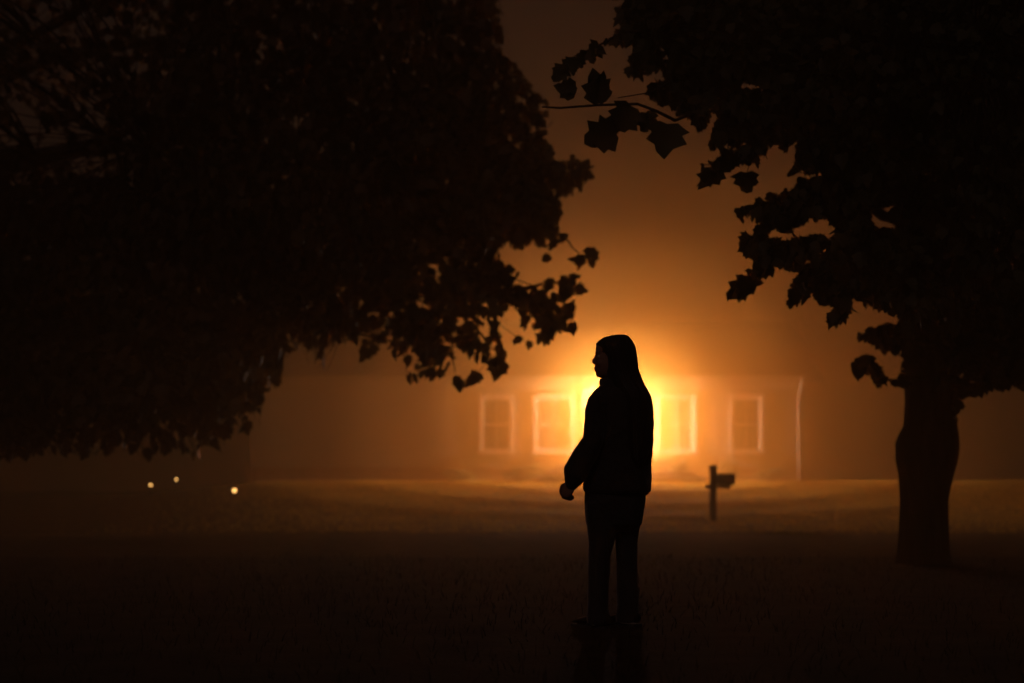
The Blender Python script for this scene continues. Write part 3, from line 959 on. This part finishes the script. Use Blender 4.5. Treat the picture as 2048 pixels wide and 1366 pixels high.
# the long thin branch at the top and its hanging leaves
DB = 9.6
tw.append(([P(x, y, DB + dd) for x, y, dd in ((1440, 215, 1.2), (1372, 232, .3), (1350, 241, .1), (1312, 222, 0), (1275, 208, 0), (1200, 210, 0), (1120, 216, .1), (1085, 214, .2))], 0.014, 0.006))
tw.append(([P(x, y, DB) for x, y in ((1340, 165), (1300, 185), (1235, 196))], 0.006, 0.003))
for a in [(1262, 212, 1228, 265), (1228, 262, 1166, 288), (1245, 225, 1215, 272), (1290, 225, 1288, 268), (1335, 248, 1328, 318), (1322, 250, 1322, 300), (1300, 222, 1298, 262),
          (1200, 206, 1186, 148), (1196, 206, 1196, 150), (1150, 190, 1110, 178), (1152, 172, 1112, 182), (1350, 262, 1366, 282)]:
    leaf_at(*a, DB)
for a in [(1492, 345, 1492, 392), (1488, 350, 1490, 388), (1436, 340, 1404, 378), (1430, 350, 1398, 365), (1460, 315, 1436, 348), (1468, 310, 1452, 342)]:
    leaf_at(*a, 10.6)
tw.append(([P(1520, 280, 11.0), P(1500, 320, 10.7), P(1493, 350, 10.6)], 0.005, 0.003))
tw.append(([P(1500, 270, 11.0), P(1462, 310, 10.6), P(1428, 345, 10.6)], 0.006, 0.003))
tw.append(([P(1620, 500, 12.0), P(1560, 525, 11.6), P(1510, 545, 11.5), P(1478, 580, 11.4)], 0.010, 0.003))
for a in [(1500, 560, 1456, 600), (1492, 566, 1478, 606), (1496, 560, 1526, 566), (1535, 535, 1496, 553), (1545, 530, 1500, 545)]:
    leaf_at(*a, 11.5)
# arc of leaves at the upper left of the crown
tw.append(([P(x, y, 10.2) for x, y in ((1300, 60), (1245, 66), (1195, 92), (1150, 112), (1120, 140))], 0.010, 0.003))
for t in np.linspace(0, 1, 16):
    x, y = 1250 - 130 * t, 62 + 80 * t ** 1.2
    leaf_at(x, y, x + random.uniform(-26, 10), y + random.uniform(5, 28), 10.2)
n_r = build_tree(rt, tr_pts, tr_r, limbs, clus, rmask, 0.118, M['leaf_near'], 10, ex, tw, spread=0.19)
rebase(rt, (4.37, TD, 0))

# --- the tree whose crown hangs in from the left
lt = thing('tree', (0, 0, 0), 'large dark tree at the left whose leafy crown hangs over the lawn', 'tree')
lmask = (L_OUT, L_HOLES)
b = Vector((-9.0, 21.5, 0))
t_pts = [b + Vector((0.04 * math.sin(k * 1.3), 0.05 * math.cos(k), z)) for k, z in enumerate((-0.1, 0.1, 0.5, 1.2, 2.2, 3.2, 4.4, 5.6, 7.0, 8.6, 10.5, 12.0))]
t_r = [0.62, 0.5, 0.43, 0.39, 0.37, 0.36, 0.35, 0.32, 0.27, 0.2, 0.12, 0.05]
lt_limbs = []
for z, tgt, r0 in [(3.0, (1000, 600, 18.0), 0.16), (3.4, (820, 690, 18.5), 0.10), (4.0, (1080, 420, 18.0), 0.15), (4.6, (950, 250, 18.5), 0.14), (5.2, (700, 350, 16.5), 0.12),
                   (3.2, (500, 680, 19.0), 0.12), (3.6, (150, 640, 19.0), 0.12), (5.0, (300, 300, 17.0), 0.12), (6.0, (850, 20, 20.0), 0.13), (7.0, (500, -100, 19.0), 0.12),
                   (8.0, (200, -300, 20.0), 0.10), (8.5, (700, -400, 23.0), 0.10), (6.5, (-700, 200, 22.0), 0.13), (4.8, (-600, 500, 19.0), 0.12), (9.0, (-300, -400, 24.0), 0.10),
                   (2.9, (330, 800, 18.5), 0.09), (2.7, (60, 820, 19.0), 0.08), (5.5, (100, 100, 27.0), 0.12), (4.4, (500, 450, 25.0), 0.12), (3.4, (780, 620, 19.5), 0.08)]:
    lt_limbs.append((b + Vector((0, 0, z)), P(*tgt), r0, 0.012, 0.10))
# finer limbs that carry the lower right edge of the crown
for s, t in [((990, 590, 18.0), (1140, 560, 17.4)), ((985, 592, 18.0), (1140, 650, 17.5)), ((940, 610, 18.1), (990, 735, 17.8)), ((900, 620, 18.2), (910, 745, 18.0)),
             ((1060, 420, 18.0), (1120, 470, 17.8)), ((1050, 400, 18.0), (1180, 335, 17.8)), ((1070, 430, 18.0), (1165, 520, 17.8))]:
    lt_limbs.append((P(*s), P(*t), 0.03, 0.006, 0.05))
cl = [sample_ellipsoid((-6.5, 20.5, 7.0), (8.2, 6.0, 6.0), 1300, lmask),
      sample_frame(lmask, 780, 1200, 300, 790, 17.0, 19.5, 420),
      sample_frame(lmask, 300, 1060, -30, 560, 16.5, 20.0, 750),
      sample_frame(lmask, -60, 800, 400, 780, 17.0, 22.0, 800),
      sample_frame(lmask, -80, 570, 690, 930, 17.0, 21.0, 520)]  # low boughs added to block the fog glow at far left
clus = np.concatenate(cl)
ex, tw = [], []
for a in [(958, 745, 940, 770), (945, 755, 930, 775), (915, 752, 912, 782), (922, 760, 920, 784), (1000, 720, 990, 760), (1040, 672, 1030, 695), (1060, 682, 1056, 702),
          (1180, 495, 1178, 535), (1172, 520, 1136, 516), (1160, 528, 1150, 540), (1150, 578, 1176, 580), (1140, 556, 1152, 546), (1106, 403, 1112, 448), (1085, 515, 1105, 520)]:
    leaf_at(*a, 17.8)
tw.append(([P(980, 720, 18), P(955, 745, 17.9), P(918, 765, 17.8)], 0.006, 0.004))
tw.append(([P(1020, 555, 18), P(1075, 574, 17.9), P(1120, 566, 17.8), P(1150, 580, 17.8)], 0.008, 0.004))
tw.append(([P(1000, 650, 18), P(1035, 675, 17.9), P(1060, 690, 17.8)], 0.005, 0.003))
def ragged(p):
    # the low left side of the crown is loose and thins out downwards
    q = project(p)
    low = 560 + 190 * np.clip((600 - q[:, 0]) / 120, 0, 1)
    keep = 1 - np.clip((q[:, 1] - low) / 200, 0, 0.93)
    keep = np.where(q[:, 0] < 770, keep, 1 - 0.42 * np.clip((q[:, 1] - 400) / 120, 0, 1))
    return rng.uniform(0, 1, len(q)) < keep
n_l = build_tree(lt, t_pts, t_r, lt_limbs, clus, lmask, 0.17, M['leaf_far'], 9, ex, tw, spread=0.36, thin=ragged)
rebase(lt, (-9.0, 21.5, 0))
print('leaves', n_r, n_l)

# ------------------------------------------------------------------ shrubs by the house
def shrub(px, w, h, d, label, n):
    x = (px - 1024) / F_PX * d
    z = ground_z(x, d)
    root = thing('shrub', (x, d, z), label, 'shrub', 'shrubs along the house front')
    bm = bmesh.new()
    pos, dr, sz = [], [], []
    for k in range(14):
        a = random.uniform(0, 2 * PI); r = random.uniform(0.3, 0.95)
        e = Vector((math.cos(a) * r * w * 0.5, math.sin(a) * r * w * 0.4, h * random.uniform(0.5, 0.95) * (1.05 - 0.5 * r)))
        tube(bm, curve_pts((random.uniform(-.04, .04), random.uniform(-.04, .04), -0.05), e, 0.12, 5), [0.014, 0.012, 0.01, 0.008, 0.006, 0.004], 5)
    obj('stem', bm, M['bark'], root, True)
    ctr = [(random.uniform(-.38, .38) * w, random.uniform(-.3, .3) * w, h * random.uniform(.35, .7), random.uniform(.2, .33)) for _ in range(8)]
    for _ in range(n):
        c = random.choice(ctr)
        u = Vector((random.gauss(0, 1), random.gauss(0, 1), random.gauss(0, 1))).normalized()
        rr = random.uniform(0.6, 1.0)
        p = Vector((c[0] + u.x * rr * c[3] * w, c[1] + u.y * rr * c[3] * w * .8, max(0.03, c[2] + u.z * rr * c[3] * h * 1.2)))
        if p.z > h: continue
        pos.append(list(p)); dr.append(list(u + Vector((0, 0, 0.3)))); sz.append(random.uniform(0.04, 0.08))
    leaf_mesh('foliage', np.array(pos), np.array(dr), np.array(sz), M['shrub'], root, width=0.8)
    return root

for a in [(1040, 1.15, 0.42, 40.6, 'rounded low shrub at the left end of the front steps', 1500),
          (925, 1.0, 0.36, 41.0, 'small low shrub below the leftmost window', 1100),
          (1352, 0.62, 0.72, 40.4, 'upright shrub at the right end of the front steps', 900),
          (1452, 0.75, 0.62, 41.2, 'shrub against the house wall above the mailbox', 1000),
          (1538, 1.0, 0.40, 40.9, 'wide low shrub left of the white downspout', 1200),
          (1105, 0.5, 0.20, 39.6, 'tiny low shrub in front of the steps beside the person', 600)]:
    shrub(*a)

# ------------------------------------------------------------------ mailbox
MD = 30.2
mx = (1426 - 1024) / F_PX * MD
mz = ground_z(mx, MD)
k = MD / F_PX
mb = thing('mailbox', (mx, MD, mz), 'dark rural mailbox on a square wooden post at the roadside', 'mailbox')
def zz(py): return CAM_Z + (HOR - py) * k - mz
pw = 6.4 * k
bm = bmesh.new()
box(bm, -pw, pw, -pw, pw, -0.3, zz(936), 0.008)
obj('post', bm, M['post_wood'], mb)
bm = bmesh.new()
box(bm, -pw - 0.022, pw + 0.022, -pw - 0.022, pw + 0.022, zz(936) + 0.001, zz(932.5), 0.006)
q = [bm.verts.new((sx * (pw + 0.01), sy * (pw + 0.01), zz(932.5) + 0.001)) for sx, sy in ((-1, -1), (1, -1), (1, 1), (-1, 1))]
ap = bm.verts.new((0, 0, zz(929.5)))
bm.faces.new(q[::-1])
for i in range(4): bm.faces.new((q[i], q[(i + 1) % 4], ap))
obj('post_cap', bm, M['post_wood'], mb)
bm = bmesh.new()
box(bm, -16.5 * k, 33.5 * k, -pw - 0.075, -pw - 0.002, zz(977), zz(969.5), 0.006)
obj('support_arm', bm, M['post_wood'], mb)
# arched box turned slightly on its arm
bx0, bx1 = 7.0 * k, 41.0 * k
bot, top = zz(969.3), zz(947)
hh, wd = top - bot, 0.20
def arch(x, s=1.0, nn=12):
    r = wd / 2 * s
    cz = bot + (hh - wd / 2) * 1.0
    pts = [Vector((x, -pw - 0.03 - r, bot + (1 - s) * 0.02)), Vector((x, -pw - 0.03 + r, bot + (1 - s) * 0.02))]
    for i in range(nn + 1):
        a = PI * i / nn
        pts.append(Vector((x, -pw - 0.03 + r * math.cos(a), cz + r * math.sin(a))))
    return pts
bm = bmesh.new()
loft(bm, [arch(bx0), arch(bx1 - 0.04)])
boxo = obj('box', bm, M['mailbox'], mb)
bm = bmesh.new()
loft(bm, [arch(bx1 - 0.038, 1.06), arch(bx1 - 0.012, 1.06), arch(bx1 - 0.004, 0.9), arch(bx1 + 0.006, 0.6)])
dr = obj('box_door', bm, M['mailbox'], mb)
bm = bmesh.new()
box(bm, bx1 + 0.006, bx1 + 0.026, -pw - 0.05, -pw - 0.01, top - 0.06, top - 0.03, 0.004)
obj('door_handle', bm, M['black_metal'], dr)
bm = bmesh.new()
box(bm, bx1 - 0.20, bx1 - 0.06, -pw - 0.03 - wd / 2 - 0.012, -pw - 0.03 - wd / 2 - 0.004, bot + 0.08, bot + 0.105, 0.002)
box(bm, bx1 - 0.12, bx1 - 0.06, -pw - 0.03 - wd / 2 - 0.0125, -pw - 0.03 - wd / 2 - 0.0035, bot + 0.107, bot + 0.14, 0.002)
obj('signal_flag', bm, M['flag'], mb)

# ------------------------------------------------------------------ three small garden lights
def path_light(px, py, d, r, label):
    x = (px - 1024) / F_PX * d
    gz = ground_z(x, d)
    h = CAM_Z + (HOR - py) / F_PX * d - gz
    root = thing('garden_light', (x, d, gz), label, 'garden light', 'small garden lights in the dark at the left')
    bm = bmesh.new()
    tube(bm, [(0, 0, -0.15), (0, 0, h - r - 0.005)], 0.012, 8)
    bmesh.ops.create_cone(bm, cap_ends=True, segments=16, radius1=0.03, radius2=0.045, depth=0.02, matrix=Matrix.Translation((0, 0, h - r - 0.012)))
    obj('stake', bm, M['black_metal'], root)
    bm = bmesh.new()
    bmesh.ops.create_cone(bm, cap_ends=True, segments=20, radius1=r * 1.5, radius2=0.012, depth=0.05, matrix=Matrix.Translation((0, 0, h + r + 0.028)))
    obj('cap', bm, M['black_metal'], root)
    bm = bmesh.new()
    ellipsoid(bm, (0, 0, h), (r, r, r))
    obj('globe', bm, M['path_glow'], root, True)

path_light(301.5, 970, 36.5, 0.032, 'leftmost of the three small yellow garden lights')
path_light(352.5, 959, 39.5, 0.030, 'dimmest middle one of the three small yellow garden lights')
path_light(469, 981, 33.0, 0.045, 'largest and rightmost of the three small yellow garden lights')

# ------------------------------------------------------------------ fog: one closed box around everything
bm = bmesh.new()
box(bm, -151, 151, -31, 171, -1.6, 20.0)
m = bpy.data.materials.new('fog')
m.use_nodes = True
nt = m.node_tree
nt.nodes.remove(nt.nodes['Principled BSDF'])
pv = nt.nodes.new('ShaderNodeVolumePrincipled')
pv.inputs['Color'].default_value = (0.82, 0.62, 0.34, 1)
pv.inputs['Density'].default_value = 0.015
pv.inputs['Anisotropy'].default_value = 0.5
nt.links.new(pv.outputs[0], nt.nodes['Material Output'].inputs['Volume'])
tag(obj('haze', bm, m), 'thick night fog filling the air', 'fog', kind='stuff')

# denser patch of the same fog lying round the lit house front, thinning out towards its rim
bm = bmesh.new()
bmesh.ops.create_uvsphere(bm, u_segments=48, v_segments=32, radius=1.0)
fb = obj('fog_bank', bm, None)
fb.location = (LX, HY - 0.7, LZ)
fb.scale = (14.5, 12.0, 12.0)
tag(fb, 'dense patch of fog glowing round the lamp in front of the house', 'fog', kind='stuff')
m2 = bpy.data.materials.new('dense_fog')
m2.use_nodes = True
nt = m2.node_tree
nt.nodes.remove(nt.nodes['Principled BSDF'])
pv2 = nt.nodes.new('ShaderNodeVolumePrincipled')
pv2.inputs['Anisotropy'].default_value = 0.4
pv2.inputs['Color'].default_value = (0.87, 0.50, 0.085, 1)
nt.links.new(pv2.outputs[0], nt.nodes['Material Output'].inputs['Volume'])
tc = nt.nodes.new('ShaderNodeTexCoord')
ln = nt.nodes.new('ShaderNodeVectorMath'); ln.operation = 'LENGTH'
nt.links.new(tc.outputs['Object'], ln.inputs[0])
mr = nt.nodes.new('ShaderNodeMapRange')          # thins out to nothing at the rim
mr.interpolation_type = 'SMOOTHSTEP'
mr.inputs['From Min'].default_value = 0.2
mr.inputs['From Max'].default_value = 1.0
mr.inputs['To Min'].default_value = 1.0
mr.inputs['To Max'].default_value = 0.0
nt.links.new(ln.outputs['Value'], mr.inputs['Value'])
FOG_CORE = 0.85                                     # metres
sc_ = nt.nodes.new('ShaderNodeVectorMath'); sc_.operation = 'MULTIPLY'
sc_.inputs[1].default_value = tuple(q / FOG_CORE for q in fb.scale)
nt.links.new(tc.outputs['Object'], sc_.inputs[0])
dt = nt.nodes.new('ShaderNodeVectorMath'); dt.operation = 'DOT_PRODUCT'
nt.links.new(sc_.outputs[0], dt.inputs[0]); nt.links.new(sc_.outputs[0], dt.inputs[1])
ad = nt.nodes.new('ShaderNodeMath'); ad.operation = 'ADD'; ad.inputs[1].default_value = 1.0
nt.links.new(dt.outputs['Value'], ad.inputs[0])
dv = nt.nodes.new('ShaderNodeMath'); dv.operation = 'DIVIDE'; dv.inputs[0].default_value = 2.6
nt.links.new(ad.outputs[0], dv.inputs[1])
ab = nt.nodes.new('ShaderNodeMath'); ab.operation = 'ADD'; ab.inputs[1].default_value = 0.075
nt.links.new(dv.outputs[0], ab.inputs[0])
ml = nt.nodes.new('ShaderNodeMath'); ml.operation = 'MULTIPLY'
nt.links.new(ab.outputs[0], ml.inputs[0]); nt.links.new(mr.outputs['Result'], ml.inputs[1])
wn = nt.nodes.new('ShaderNodeTexNoise')             # slow drifts in the fog
wn.inputs['Scale'].default_value = 0.4
wn.inputs['Detail'].default_value = 2
nt.links.new(sc_.outputs[0], wn.inputs['Vector'])
wr = nt.nodes.new('ShaderNodeMapRange')
wr.inputs['From Min'].default_value = 0.25; wr.inputs['From Max'].default_value = 0.75
wr.inputs['To Min'].default_value = 0.65; wr.inputs['To Max'].default_value = 1.35
nt.links.new(wn.outputs['Fac'], wr.inputs['Value'])
mw = nt.nodes.new('ShaderNodeMath'); mw.operation = 'MULTIPLY'
nt.links.new(ml.outputs[0], mw.inputs[0]); nt.links.new(wr.outputs['Result'], mw.inputs[1])
nt.links.new(mw.outputs[0], pv2.inputs['Density'])
fb.data.materials.append(m2)

# ------------------------------------------------------------------ night sky and added faint fill light
w = bpy.data.worlds.new('World')
S.world = w
w.use_nodes = True
nt = w.node_tree
sky = nt.nodes.new('ShaderNodeTexSky')
sky.sky_type = 'NISHITA'
sky.sun_disc = False
sky.sun_elevation = math.radians(38)
sky.sun_rotation = math.radians(200)
mixn = nt.nodes.new('ShaderNodeMix')
mixn.data_type = 'RGBA'
mixn.blend_type = 'MULTIPLY'
mixn.inputs['Factor'].default_value = 1.0
mixn.inputs['B'].default_value = (1.0, 0.5, 0.36, 1)
nt.links.new(sky.outputs['Color'], mixn.inputs['A'])
bg = nt.nodes['Background']
bg.inputs['Strength'].default_value = 0.0026
nt.links.new(mixn.outputs['Result'], bg.inputs['Color'])
sd = bpy.data.lights.new('fill_sun', 'SUN')  # unseen fill lamp added to lift the dark foreground
sd.energy = 0.08
sd.angle = math.radians(10)
sd.color = (1.0, 0.62, 0.55)
so = bpy.data.objects.new('fill_sun', sd)
COL.objects.link(so)
so.rotation_euler = (math.radians(52), 0, math.radians(-20))

# ------------------------------------------------------------------ camera and render settings
cd = bpy.data.cameras.new('camera')
cam = bpy.data.objects.new('camera', cd)
COL.objects.link(cam)
cam.location = (0, 0, CAM_Z)
cam.rotation_euler = (PI / 2, 0, 0)
cd.lens = 50
cd.sensor_width = 36
cd.shift_y = (HOR - 683) / 2048
cd.clip_end = 1000
cd.dof.use_dof = True
cd.dof.focus_distance = PD - 0.05
cd.dof.aperture_fstop = 1.4
S.camera = cam
S.view_settings.view_transform = 'Standard'
S.view_settings.look = 'None'
S.view_settings.exposure = 0
S.view_settings.gamma = 1
S.render.engine = 'CYCLES'
c = S.cycles
c.use_denoising = True
c.denoiser = 'OPENIMAGEDENOISE'
c.volume_bounces = 4
c.max_bounces = 8
c.diffuse_bounces = 3
c.glossy_bounces = 3
c.transmission_bounces = 4
c.sample_clamp_indirect = 4.0
c.volume_step_rate = 1.0
